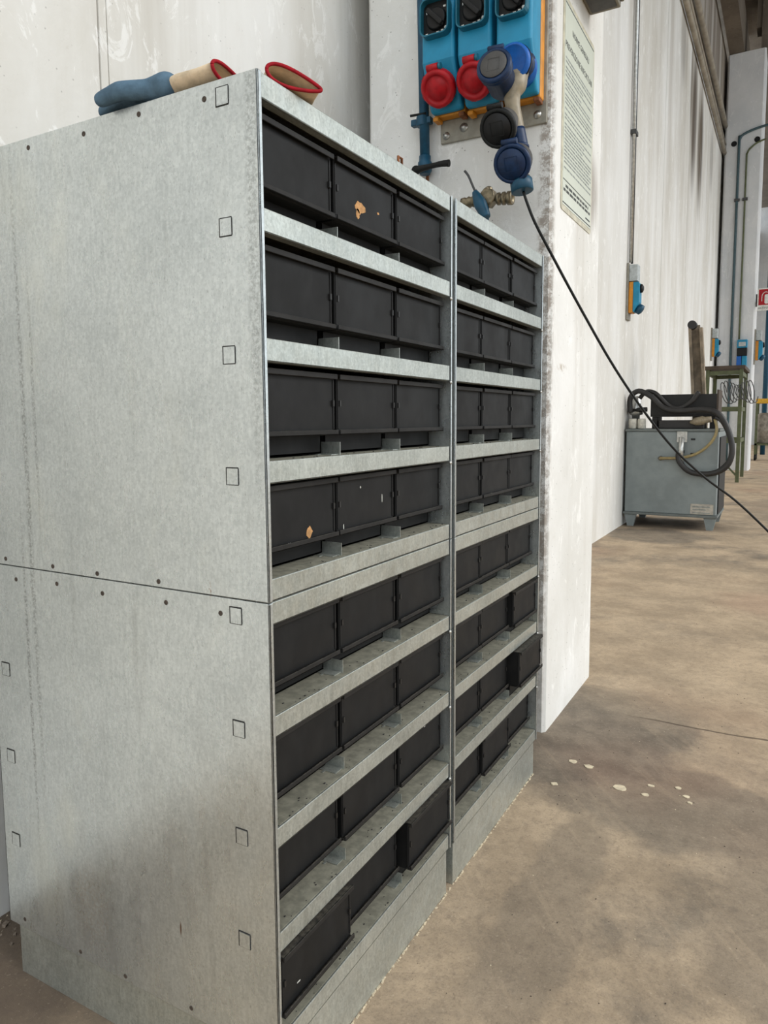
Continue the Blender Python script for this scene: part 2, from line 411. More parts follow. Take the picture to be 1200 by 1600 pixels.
struct(MB().box(-1.1, 16, 33, 33.3, 0, ROOF).build('wall_far', 'wall_grey'))
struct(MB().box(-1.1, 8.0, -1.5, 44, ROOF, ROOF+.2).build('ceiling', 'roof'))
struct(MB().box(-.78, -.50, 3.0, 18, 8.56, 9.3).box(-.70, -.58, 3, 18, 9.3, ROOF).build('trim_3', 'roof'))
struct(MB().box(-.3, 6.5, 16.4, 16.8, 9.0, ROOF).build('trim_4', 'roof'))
# crane rail pipes along the wall
for i, (z, r) in enumerate(((6.62, .04), (7.16, .045), (6.80, .02))):
    struct(MB().cyl((WX+.06, 2.6, z), (WX+.06, 16.6, z), r, n=10).build('trim_%d' % (5+i), 'rail_grey'))

# ------------------------------------------------------------------ drawer cabinets
T = .004
CAB_D = .685
Z_UP = [1.417, 1.2355, 1.0578, .882]          # shelf tops of the upper module
Z_LO = [.6704, .4911, .3181, .142]
BAR = .0335
def side_panel(parent, y, inner, z0, z1, detail=False):
    """sheet at y..y+T (inner=+1) with a rolled front nose"""
    a, b = (y, y+T) if inner > 0 else (y-T, y)
    mb = MB().box(-CAB_D, -.0, a, b, z0, z1)
    n0, n1 = (y, y+.0095) if inner > 0 else (y-.0060, y)
    mb.box(-.0035, 0, n0, n1, z0, z1)
    mb.box(-CAB_D, -CAB_D+.0035, min(y, y+inner*.012), max(y, y+inner*.012), z0, z1)
    o = mb.build('side_panel', 'galv_side', parent, bevel=.0012, seg=2)
    return o
def tab(parent, x, z, s=.0105, h=.012):
    m = MB().box(x-s, x+s, -.0016, .002, z-h, z+h, 0)
    m.box(x-s-.0028, x-s, -.0006, .001, z-h-.0012, z+h+.0016, 1).box(x-s, x+s, -.0006, .001, z+h, z+h+.0018, 1).box(x+s, x+s+.0008, -.0006, .001, z-h, z+h, 1).box(x-s, x+s, -.0005, .001, z-h-.0014, z-h-.0002, 1)
    return m.build('locking_tab', ['galv_side', 'slot_dark'], parent)
def shelf(parent, y0, y1, zt, idx):
    m = MB().box(-.6815, -.0065, y0-.0008, y1+.0053, zt-.003, zt-.0001, 1)
    m.box(-.0065, -.003, y0, y1, zt-BAR, zt).box(-.02, -.003, y0, y1, zt-BAR, zt-BAR+.003)
    o = m.build('shelf', ['galv', 'galv_dusty'], parent, bevel=.0010)
    return o
def bracket_mesh():
    m = MB().box(-.55, 0, -.0005, .0008, 0, .022).box(-.55, -.004, -.022, .0, 0, .0015).box(-.030, -.026, -.03, .012, 0, .001)
    return m.mesh('guide_bracket', 'galv')
BRK = bracket_mesh()
CLIP = MB().lathe((0, 0, 0), (1, 0, 0), [(.0015, 0), (.0042, .002), (.0042, .005), (.002, .0065)], 10).mesh('shelf_clip', 'steel')
DUST = {}
def module(name, label, y0, y1, z0, z1, shelves, near, lower):
    t = thing(name, label, 'cabinet', (-CAB_D/2, (y0+y1)/2, z0 if not lower else 0), 'stacked galvanised drawer cabinets')
    g = .0008
    s1 = side_panel(t, y0, 1, z0+g, z1-g); s2 = side_panel(t, y1, -1, z0+g, z1-g)
    MB().box(-CAB_D, -CAB_D+.003, y0+T, y1-T, z0+.002, z1-.002).build('back_panel', 'galv', t)
    a, b = y0+T+.001, y1-T-.0055
    MB().box(-.6815, -.0065, a-.0008, y1-T-.0002, z1-.003, z1-.0008).box(-.0065, -.003, a, b, z1-.0355, z1-.0008).box(-.02, -.003, a, b, z1-.0355, z1-.0325).build('top_panel', 'galv', t, bevel=.0012)
    for i, zt in enumerate(shelves):
        sh = shelf(t, a, b, zt, i)
        for yb in ((.2225, .4405) if y0 < .1 else (.2165, .4270)):
            o = bpy.data.objects.new('guide_bracket', BRK); COL.objects.link(o); o.parent = sh
            o.location = Vector((-.016, y0+yb, zt))-wloc(t)
        if i < len(shelves)-1:
            o = bpy.data.objects.new('shelf_clip', CLIP); COL.objects.link(o); o.parent = sh
            o.location = Vector((-.004, b+.001, zt-BAR-.003))-wloc(t)
        d = MB()
        for k in range(26):      # swarf and crumbs lying on the shelf
            x = -random.uniform(.006, .028); y = random.uniform(a, b); q = random.uniform(.0004, .0012)
            d.box(x-q, x+q, y-q*1.4, y+q*1.4, zt, zt+q)
        tag(d.build('shelf_grit', 'slot_dark', sh), kind='stuff')
    if lower:
        pz = z0-.0005
        MB().box(-.662, -.0065, y0+.008, y1-.014, 0, pz).box(-.665, -.0055, y0+.0075, y0+.0085, .0, pz-.001).build('plinth', 'galv', t, bevel=.001)
    return t, s1, s2
ZS, ZB = .848, .1085
nearU, pU, _ = module('drawer_cabinet', 'upper galvanised drawer cabinet of the near stack, gloves on its top', 0, .659, ZS, 1.6, Z_UP, True, False)
nearL, pL, _ = module('drawer_cabinet', 'lower galvanised drawer cabinet of the near stack, on a plinth nearest the camera', 0, .659, ZB, ZS, Z_LO, True, True)
farU, _, _ = module('drawer_cabinet', 'upper galvanised drawer cabinet of the far stack, beside the white pillar', .6725, 1.3188, ZS, 1.6, Z_UP, False, False)
farL, _, _ = module('drawer_cabinet', 'lower galvanised drawer cabinet of the far stack, on a plinth by the pillar', .6725, 1.3188, ZB, ZS, Z_LO, False, True)
for z in (1.575, 1.395, 1.213, 1.0345): tab(pU, -.0625, z)
for z in (.822, .643, .467, .293): tab(pL, -.0635, z)
for z in (.6415, .466, .293): tab(pL, -.647, z)
def rivet(parent, x, z, r=.0042):
    MB().lathe((x, .0003, z), (0, -1, 0), [(r, 0), (r, .0008), (r*.6, .0013), (r*.55, .0006)], 10).build('rivet', 'rust_dark', parent)
plain('tan_pale', c8(176, 170, 158), .7)
plain('teal_dark', c8(58, 82, 88), .5)
plain('rust_dark', c8(74, 64, 56), .85, 0, .3, 200)
for x, z in ((-.097, 1.578), (-.23, 1.584), (-.356, 1.579), (-.497, 1.583), (-.628, .860), (-.491, .858), (-.373, .8565), (-.226, .858)): rivet(pU, x, z)
for x, z in ((-.6, .823), (-.482, .827), (-.362, .823), (-.211, .825), (-.095, .822), (-.635, .128), (-.469, .121), (-.348, .119), (-.187, .124)): rivet(pL, x, z)

# ------------------------------------------------------------------ bins
def bin_meshes(BW):
    d = {}
    m = MB()
    m.box(-.50, -.036, .003, BW-.003, .0025, .0050)
    for y in (.003, BW-.006):
        m.prism([(-.50, .0025), (-.036, .0025), (-.036, .034), (-.012, .036), (-.012, .135), (-.50, .135)], 1, y, y+.003)
    m.box(-.50, -.497, .003, BW-.003, .0025, .135).box(-.039, -.036, .003, BW-.003, .0025, .036).box(-.036, -.010, .003, BW-.003, .034, .037)
    d['body'] = m.mesh('body', 'bin')
    m = MB().box(-.013, -.0085, .002, BW-.002, .036, .137)
    for y in (.0035, BW-.0075): m.box(-.0085, -.0068, y, y+.004, .044, .128)
    d['front_panel'] = m.mesh('front_panel', 'bin')
    d['top_rail'] = MB().box(-.034, -.0002, .002, BW-.002, .1345, .1372).box(-.003, 0, .002, BW-.002, .1285, .1372).mesh('top_rail', 'bin_rail')
    d['bottom_rail'] = MB().box(-.014, 0, .001, BW-.001, .0345, .0370).box(-.0030, 0, .001, BW-.001, .0345, .0430).mesh('bottom_rail', 'bin_rail')
    d['clip'] = MB().box(-.0085, -.0045, -.0022, .0022, -.005, .005).mesh('clip', 'clip_black')
    return d
BW2 = (.2095, .2062)
BMS = [bin_meshes(b) for b in BW2]
ORD = ['top', 'second', 'third', 'fourth', 'fifth', 'sixth', 'seventh', 'bottom']
PULL = {(0, 7, 0): .022, (0, 7, 2): .024, (1, 5, 2): .017, (1, 6, 2): .036, (1, 7, 1): .010, (1, 7, 2): -.002, (0, 6, 0): -.004}
BINS = {}
def make_bin(ci, ri, k):
    zt = (Z_UP+Z_LO)[ri]; y0 = (0, .6725)[ci] + ((.0105, .2232, .4405), (.0095, .2182, .4285))[ci][k] + random.uniform(-.0008, .0008)
    BM = BMS[ci]; BW = BW2[ci]
    px = PULL.get((ci, ri, k), random.uniform(-.0025, .0025))
    pos = ('left', 'middle', 'right')[k]; st = ('near', 'far')[ci]
    row = {0: 'top row', 7: 'bottom row'}.get(ri, ORD[ri]+' row from the top')
    pre = 'pulled-out ' if px > .015 else ''
    if (ci, ri, k) == (0, 0, 1): pre = 'tape-stained '
    if (ci, ri, k) == (0, 3, 0): pre = 'brown-spotted '
    label = '%sblack plastic bin, %s in %s of the %s cabinet stack' % (pre, pos, row, st)
    t = thing('storage_bin', label, 'bin', (-.017+px, y0, zt), 'black plastic bins in the cabinets')
    for n in ('body', 'front_panel', 'top_rail', 'bottom_rail'):
        o = bpy.data.objects.new(n, BM[n]); COL.objects.link(o); o.parent = t
        if n != 'body':
            b = o.modifiers.new('edge', 'BEVEL'); b.width = .0009; b.segments = 2; b.limit_method = 'ANGLE'
    for y in (.0085, BW-.0085):
        o = bpy.data.objects.new('clip', BM['clip']); COL.objects.link(o); o.parent = t; o.location = (0, y, .088)
    BINS[(ci, ri, k)] = t
    return t
for ci in (0, 1):
    for ri in range(8):
        for k in range(3): make_bin(ci, ri, k)
def patch(b, name, mat, pts, thick=.0004):
    """torn tape or scuff stuck on a bin's front: outline in (y, z) of the bin"""
    t = BINS[b]; x = wloc(t).x-.0085
    MB().prism([(wloc(t).y+y, wloc(t).z+z) for y, z in pts], 0, x-.0002, x+thick).build(name, mat, t)
def ragged(cy, cz, ry, rz, n=14, j=.45):
    return [(cy+ry*math.cos(2*PI*i/n)*random.uniform(1-j, 1), cz+rz*math.sin(2*PI*i/n)*random.uniform(1-j, 1)) for i in range(n)]
patch((0, 0, 1), 'tape_residue', 'tape_brown', ragged(.085, .075, .022, .013, 16, .6))
patch((0, 0, 1), 'tape_residue', 'tape_brown', ragged(.078, .062, .009, .012, 12, .5))
patch((0, 0, 1), 'tape_residue', 'tape_brown', ragged(.150, .080, .005, .0025))
patch((0, 3, 0), 'tape_residue', 'tape_brown', ragged(.131, .052, .010, .012))
patch((0, 3, 0), 'paint_drip', 'scuff_white', ragged(.077, .039, .007, .004, 12, .6))
patch((0, 3, 1), 'paint_drip', 'scuff_white', ragged(.163, .085, .0015, .010, 10, .3))
patch((0, 3, 1), 'paint_drip', 'scuff_white', ragged(.083, .112, .002, .0025))
patch((0, 3, 1), 'paint_drip', 'scuff_white', ragged(.024, .046, .0018, .006))
patch((0, 7, 1), 'scuff_mark', 'scuff_white', ragged(.060, .122, .020, .0022, 14, .7))
patch((0, 7, 1), 'scuff_mark', 'scuff_white', ragged(.100, .126, .018, .0014, 14, .7))
patch((0, 6, 2), 'scuff_mark', 'scuff_white', ragged(.125, .120, .006, .003))
patch((1, 3, 1), 'scuff_mark', 'scuff_white', ragged(.080, .040, .030, .0018, 14, .5))
patch((0, 7, 0), 'scuff_mark', 'scuff_white', ragged(.048, .062, .006, .0016, 10, .5))

# ------------------------------------------------------------------ wall sockets on the near pillar
def disc_thing(mb, c, n, prof, mi=0, k=22): return mb.lathe(c, n, prof, k, mi)
PY = 1.609
plate = thing('mounting_plate', 'grey metal mounting plate screwed to the pillar behind the blue sockets', 'plate', (-.275, PY, 2.088))
MB().box(-.468, -.084, PY-.012, PY-.0005, 2.088, 2.62).build('sheet', 'plate_grey', plate, bevel=.003)
for x, z, r in ((-.445, 2.112, .013), (-.378, 2.128, .015), (-.115, 2.118, .013)):
    MB().lathe((x, PY-.012, z), (0, -1, 0), [(r, 0), (r, .003), (r*.55, .004), (r*.5, .009), (.001, .0095)], 14, 0).build('screw', 'steel', plate)
NRM = Vector((0, -.80, -.60))            # way the sloping socket faces look
def socket_box(label, xc, red, zoff=0.0):
    w = .0585; z0 = 2.158+zoff; z1 = z0+.44
    t = thing('switched_socket', label, 'socket', (xc, PY-.012, z0), 'blue switched wall sockets')
    yb, ym, yf = PY-.0125, PY-.052, PY-.150
    MB().box(xc-w, xc+w, ym, yb, z0, z1).build('back_case', 'orange', t, bevel=.005)
    prof = [(ym-.0005, z0+.004), (ym-.030, z0+.004), (yf, z0+.140), (yf, z1-.01), (yf+.012, z1), (ym-.0005, z1)]
    MB().prism(prof, 0, xc-w, xc+w).build('cover', 'blue_box', t, bevel=.010, seg=3)
    # raised collar with the rotary switch in it
    cz = z0+.266; hw = .051; hh = .058
    outer = rounded(xc-hw, xc+hw, cz-hh, cz+hh, .022); inner = rounded(xc-hw+.004, xc+hw-.004, cz-hh+.004, cz+hh-.004, .019)
    y0, y1 = yf-.030, yf+.001
    m = MB(); n = len(outer)
    vs = [(a, y, b) for y in (y0, y1) for (a, b) in outer] + [(a, y, b) for y in (y0, y1) for (a, b) in inner]
    fs = []
    for i in range(n):
        j = (i+1) % n
        fs += [(i, j, n+j, n+i), (2*n+j, 2*n+i, 3*n+i, 3*n+j), (j, i, 2*n+i, 2*n+j)]
    m.add(vs, fs); m.build('collar', 'teal_rim', t)
    dial = MB().prism([(a, b) for a, b in rounded(xc-hw+.004, xc+hw-.004, cz-hh+.004, cz+hh-.004, .019)], 1, yf-.006, yf-.0005).build('dial_plate', 'dial_black', t)
    for (dx, dz, a, b) in ((-.036, .030, .002, .012), (.028, .034, .006, .004), (-.036, -.040, .006, .003), (-.020, -.043, .008, .003), (.004, -.041, .007, .003), (.020, -.038, .006, .003), (-.034, -.047, .004, .003)):
        MB().box(xc+dx-a/1.4, xc+dx+a/1.4, yf-.0066, yf-.0060, cz+dz-b/1.4, cz+dz+b/1.4).build('dial_mark', 'print_white', dial)
    MB().lathe((xc+.034, yf-.006, cz-.034), (0, -1, 0), [(.0055, 0), (.0055, .003), (.002, .004)], 10).build('dial_lamp', 'print_white', dial)
    kn = MB().lathe((xc, yf-.006, cz), (0, -1, 0), [(.036, 0), (.034, .009), (.030, .011)], 24).build('knob', 'dial_black', t)
    d = Vector((.70, 0, -.71)); a = Vector((xc, yf-.024, cz))
    MB().bar(a-d*.034, a+d*.040, .016, .022, up=(0, 1, 0)).build('knob_grip', 'dial_black', kn, bevel=.004)
    MB().box(xc+.040, xc+.058, yf-.012, yf+.003, cz+.052, cz+.075).build('padlock_eye', 'teal_rim', t, bevel=.004)
    # socket outlet on the slope
    c = Vector((xc, (yf+ym-.030)/2, z0+.074))
    if red:
        ring = MB().lathe(c, NRM, [(.046, -.004), (.050, .0), (.054, .012), (.058, .016), (.058, .024)], 28).build('socket_ring', 'red', t)
        lid = MB().lathe(c, NRM, [(.0585, .024), (.0600, .028), (.0590, .042), (.052, .047), (.044, .0475), (.043, .044), (.034, .044), (.033, .047), (.001, .047)], 28).build('socket_lid', 'red', t)
        u = Vector((0, -.60, .80))
        for k in range(6):
            th = 2*PI*k/6+.3; q = c+NRM*.036+(Vector((1, 0, 0))*math.cos(th)+u*math.sin(th))*.058
            MB().bar(q-NRM*.006, q+NRM*.006, .016, .0035, up=(Vector((1, 0, 0))*math.cos(th)+u*math.sin(th))).build('grip_rib', 'red', lid)
        h = c+u*.062+NRM*.030
        MB().cyl(h-Vector((.024, 0, 0)), h+Vector((.016, 0, 0)), .0125, n=14).build('lid_hinge', 'red', t)
        MB().cyl(h+Vector((.0165, 0, 0)), h+Vector((.026, 0, 0)), .011, n=12).build('hinge_pin', 'teal_rim', t)
    else:
        MB().lathe(c+Vector((.008, 0, 0)), NRM, [(.058, -.004), (.060, .006), (.060, .014), (.050, .022), (.046, .030)], 28).build('socket_ring', 'bright_blue', t)
    for dx in (-.048, .048):
        MB().box(xc+dx-.010, xc+dx+.010, ym-.012, yb-.01, z0-.014, z0-.0002).build('foot_lug', 'orange' if dx < 0 else 'rust', t, bevel=.003)
    return t
socket_box('blue switched socket with red lid, beside the blue pipe', -.415, True, .004)
socket_box('blue switched socket with red lid, between two other sockets', -.286, True, .0)
socket_box('blue switched socket holding the plugged-in adaptor', -.152, False, -.004)

# cluster adaptor hanging from the third socket
ad = thing('outlet_adaptor', 'three-way outlet adaptor with dark round lids hanging from the third socket', 'adaptor', at(800, 200, Y=1.42))
c0 = at(814, 100, Y=1.455); j = at(800, 150, Y=1.425); k1 = at(806, 190, Y=1.43); k2 = at(813, 226, Y=1.43); k3 = at(812, 272, Y=1.42)
MB().lathe(at(822, 98, Y=1.50), (at(806, 108, Y=1.425)-at(822, 98, Y=1.50)), [(.034, 0), (.040, .02), (.040, .05), (.030, .06), (.028, .085)], 20).build('plug', 'navy', ad)
MB().tube([at(812, 108, Y=1.45), at(808, 128, Y=1.435), j, k1, k2], [.026, .030, .030, .030, .032, .034, .032, .030, .026, .024, .022, .022, .022, .022, .022, .022, .022], 14).build('body', 'tan_plastic', ad)
MB().tube([k1.lerp(k2, .35), k2, k2.lerp(k3, .12)], .0235, 14).build('sleeve', 'navy', ad)
MB().lathe(k2.lerp(k3, .02), k3-k2, [(.024, 0), (.028, .004), (.028, .010), (.024, .012)], 16).build('sleeve_collar', 'navy', ad)
def outlet(name, base, front, r, mats, fold=None):
    base = Vector(base); front = Vector(front); a = (front-base).normalized(); L = (front-base).length
    o = MB().lathe(base, a, [(r*.70, 0), (r*.86, L*.15), (r*.88, L*.8), (r*1.0, L*.82), (r*1.0, L)], 26).build(name, mats[0], ad)
    lid = MB().lathe(front, a, [(r*1.04, 0.0003), (r*1.06, .004), (r*1.02, .012), (r*.86, .015), (r*.84, .0125), (r*.001, .0128)], 26).build('outlet_lid', mats[1], ad)
    MB().lathe(front+a*.0130, a, [(r*.80, 0), (r*.78, .003), (r*.001, .0034)], 26).build('lid_disc', mats[2], lid)
    q = MB(); u = a.orthogonal().normalized(); 
    x = Vector((1, 0, 0)); x = (x-a*x.dot(a)).normalized(); z = a.cross(x); z = z if z.z > 0 else -z
    cc = front+a*.0166
    for s0, s1 in (((-1, 1), (1, 1)), ((1, 1), (1, -1)), ((1, -1), (-1, -1)), ((-1, -1), (-1, 1))):
        q.bar(cc+(x*s0[0]+z*s0[1])*r*.36, cc+(x*s1[0]+z*s1[1])*r*.36, .0018, .0008, up=a)
    q.build('lid_emboss', mats[2], lid)
    h = front+z*(r*1.10)+a*.004
    MB().cyl(h-x*.024, h+x*.024, .009, n=12).build('lid_hinge', mats[1], lid)
    return o
outlet('outlet', at(789, 140, Y=1.445), at(773, 105, Y=1.335), .052, ('navy', 'navy', 'lid_grey'))
outlet('outlet', at(790, 193, Y=1.43), at(779, 200, Y=1.372), .056, ('lid_grey', 'black_rubber', 'dial_black'))
outlet('outlet', at(810, 248, Y=1.43), at(801, 255, Y=1.372), .056, ('lid_grey', 'navy', 'navy'))
# the third socket's own lid, flipped up
lid = MB().lathe(at(806, 100, Y=1.44), Vector((-.05, -.95, -.12)), [(.050, 0), (.054, .006), (.054, .026), (.046, .032), (.044, .029), (.001, .029)], 26).build('flipped_lid', 'bright_blue', ad)
MB().lathe(at(806, 100, Y=1.44), Vector((-.05, -.95, -.12)), [(.0555, .004), (.0555, .012)], 26).build('lid_gasket', 'dial_black', lid)
MB().cyl(k2.lerp(k3, .15), k3, .019, n=14).build('spine', 'lid_grey', ad)
nk = at(809, 268, Y=1.415); cp = at(814, 281, Y=1.415); ce = at(816.5, 300, Y=1.413)
MB().cyl(nk, cp, .032, .030, n=18).build('neck', 'neck_white', ad)
MB().lathe(cp, ce-cp, [(.032, 0), (.0345, .003), (.0345, (ce-cp).length-.002), (.030, (ce-cp).length)], 22).build('end_cap', 'blue_pipe', ad)
# black cable drooping across to the right
cab = [at(818, 300, Y=1.413), at(824, 318, Y=1.42), at(836, 348, Y=1.44), at(862, 398, Y=1.50), at(905, 478, Y=1.60), at(955, 566, Y=1.72), at(1000, 634, Y=1.83), at(1050, 698, Y=1.95), at(1100, 745, Y=2.06), at(1150, 783, Y=2.16), at(1200, 830, Y=2.24), at(1270, 900, Y=2.3)]
e = cab[-1]; cab += [Vector((e.x+.35, e.y+.05, .30)), Vector((e.x+.62, e.y+.10, .06)), Vector((e.x+.85, e.y+.2, .0045)), Vector((e.x+1.4, e.y+.5, .0045))]
tag(MB().tube(cab, .0045, 10, smooth=6).build('power_cable', 'black_rubber', origin=cab[0]), 'thin black cable drooping from the adaptor towards the right edge', 'cable')

# blue air pipe with ball valve
pp = at(658, 100, Y=1.57)
t = thing('air_pipe', 'blue air pipe with a black valve lever, clipped to the white pillar', 'pipe', (pp.x, 1.57, 2.03))
ve = at(664, 258, Y=1.57)
MB().cyl((pp.x-.0, 1.57, 2.75), (ve.x, 1.57, ve.z+.02), .0175, n=18).cyl((pp.x, 1.57, 8.3), (pp.x, 1.57, 2.75), .0175, n=18).build('pipe', 'blue_pipe', t)
MB().lathe((ve.x, 1.57, ve.z+.03), (0, 0, -1), [(.021, 0), (.021, .018), (.025, .022), (.025, .05), (.018, .062)], 16).build('valve_body', 'blue_pipe', t)
cl = at(660, 190, Y=1.57)
m = MB().lathe((cl.x, 1.57, cl.z+.016), (0, 0, -1), [(.0215, 0), (.0215, .034)], 18).box(cl.x-.042, cl.x-.018, 1.560, 1.585, cl.z-.012, cl.z+.010).box(cl.x+.018, cl.x+.036, 1.560, 1.585, cl.z-.012, cl.z+.010).box(cl.x-.006, cl.x+.006, 1.585, 1.6085, cl.z-.01, cl.z+.008)
m.build('pipe_clip', 'blue_pipe', t, bevel=.003)
MB().cyl((cl.x-.04, 1.556, cl.z+.022), (cl.x+.02, 1.556, cl.z+.019), .0045, n=8).build('cable_tie', 'black_rubber', t)
MB().tube([at(649, 266, Y=1.54), at(672, 260, Y=1.535), at(690, 256, Y=1.53), at(702, 255, Y=1.53)], [.014, .013, .011, .010, .009, .009, .009, .010, .010, .011, .011, .012, .012], 10).build('valve_lever', 'black_rubber', t)
MB().cyl(at(650, 266, Y=1.575), at(650, 266, Y=1.53), .016, n=12).build('lever_hub', 'black_rubber', t)
MB().box(at(667, 262, Y=1.60).x-.004, at(667, 262, Y=1.60).x+.004, 1.60, 1.6085, at(667, 282, Y=1.6).z, at(667, 262, Y=1.6).z).build('bracket_strip', 'rust', t)

# brass quick-coupling valve on its riser behind the far cabinet
vb = at(763, 312, Y=1.50)
t = thing('hose_valve', 'brass hose coupling with a blue handle above the far cabinet', 'valve', (vb.x, 1.50, 0))
rz = at(757, 330, Y=1.5)
MB().cyl((rz.x, 1.50, 0), (rz.x, 1.50, rz.z+.03), .015, n=14).build('riser', 'blue_pipe', t)
MB().lathe(vb+Vector((0, .022, .004)), (0, -1, 0), [(.024, 0), (.031, .004), (.031, .040), (.024, .044)], 6).build('valve_body', 'brass', t, bevel=.002)
MB().lathe(vb+Vector((.001, 0, .033)), (0, 0, 1), [(.013, -.01), (.013, .004), (.008, .008)], 12).build('valve_nut', 'brass', t)
a, b = at(776, 311, Y=1.50), at(801, 309, Y=1.50); L = (b-a).length
MB().lathe(a, b-a, [(.014, 0), (.020, L*.08), (.020, L*.22), (.015, L*.26), (.015, L*.34), (.021, L*.40), (.021, L*.54), (.016, L*.58), (.016, L*.66), (.022, L*.72), (.022, L), (.014, L), (.013, L*.9)], 18).build('coupler', 'brass', t)
a, b = at(752, 313, Y=1.50), at(722, 318, Y=1.50); L = (b-a).length
MB().lathe(a, b-a, [(.014, 0)]+[(r, L*(i+.5)/9) for i, r in enumerate((.017, .019, .015, .019, .015, .019, .015, .018))]+[(.017, L)], 18).build('hose_tail', 'brass', t)
h0, h1 = at(742, 300, Y=1.465), at(760, 340, Y=1.455)
MB().tube([h0, h0.lerp(h1, .35), h0.lerp(h1, .7), h1], [.010, .012, .015, .017, .020, .021, .021, .020, .019, .018, .017, .016, .014], 12).build('handle', 'blue_pipe', t)
MB().cyl(at(752, 318, Y=1.46), at(756, 317, Y=1.495), .010, n=10).build('stem', 'brass', t)
MB().tube([at(726, 267, Y=1.46), at(732, 275, Y=1.462), at(739, 291, Y=1.464), at(745, 305, Y=1.465)], .0042, 8).build('lever_wire', 'dark_grey', t)

# notice on the pillar's side
PXS = -.062
Z0, Z1, YA, YB = 1.848, 2.520, 1.697, 2.105
t = thing('notice_board', 'printed safety notice under clear plastic on the side of the pillar', 'notice', (PXS, (YA+YB)/2, Z0))
MB().prism(rounded(YA-.006, YB+.006, Z0-.012, Z1+.012, .018), 0, PXS+.0004, PXS+.003).build('backing', 'sheet_edge', t)
MB().box(PXS+.0032, PXS+.0040, YA+.010, YB-.006, Z0+.006, Z1-.004).build('paper', 'paper', t)
xp = PXS+.0042
def TM(y, z): return Matrix(((0, 0, 1, xp), (1, 0, 0, y), (0, 1, 0, z), (0, 0, 0, 1)))
text('NORME GENERALI', .028, TM((YA+YB)/2+.01, Z1-.085), 'ink', 'heading', t, align='CENTER')
text('PREVENZIONE INFORTUNI', .0300, TM(YA+.016, Z1-.150), 'ink', 'title', t)
m = MB()
m.box(xp-.0002, xp+.0002, YA+.012, YB-.008, Z1-.012, Z1-.008).box(xp-.0002, xp+.0002, YA+.012, YB-.008, Z0+.012, Z0+.016).box(xp-.0002, xp+.0002, YA+.014, YB-.010, Z0+.090, Z0+.0935)
m.build('rule', 'ink', t)
m = MB(); z = Z1-.185
while z > Z0+.125:
    y = YA+.022; end = YB-.018 if random.random() < .65 else random.uniform(YA+.18, YB-.03)
    while y < end:
        wl = random.uniform(.015, .05); m.box(xp-.0002, xp+.0002, y, min(y+wl, end), z, z+.0055); y += wl+.006
    z -= .0125 if random.random() < .8 else .019
m.build('small_print', 'ink_light', t)
m = MB()
for zz, a, b in ((Z0+.070, YA+.045, YB-.045), (Z0+.054, YA+.020, YB-.020)):
    y = a
    while y < b:
        wl = random.uniform(.02, .045); m.box(xp-.0002, xp+.0002, y, min(y+wl, b), zz, zz+.009); y += wl+.009
m.box(xp-.0002, xp+.0002, YB-.085, YB-.02, Z0+.028, Z0+.034)
m.build('footer_print', 'ink', t)

# lamp housing sticking out above the notice
q = at(922, 25, X=PXS)
t = thing('lamp_housing', 'grey-brown box lamp mounted high on the pillar side', 'lamp', (PXS, q.y-.3, q.z))
MB().box(PXS+.0005, .050, q.y-.62, q.y, q.z, q.z+.10).build('housing', 'lamp_housing', t, bevel=.004)
MB().box(.050, .062, q.y-.62, q.y, q.z+.018, q.z+.10).build('side_lip', 'lamp_housing', t, bevel=.003)
MB().box(PXS+.012, .040, q.y-.60, q.y-.02, q.z-.003, q.z-.0003).build('bottom_plate', 'dark_grey', t)

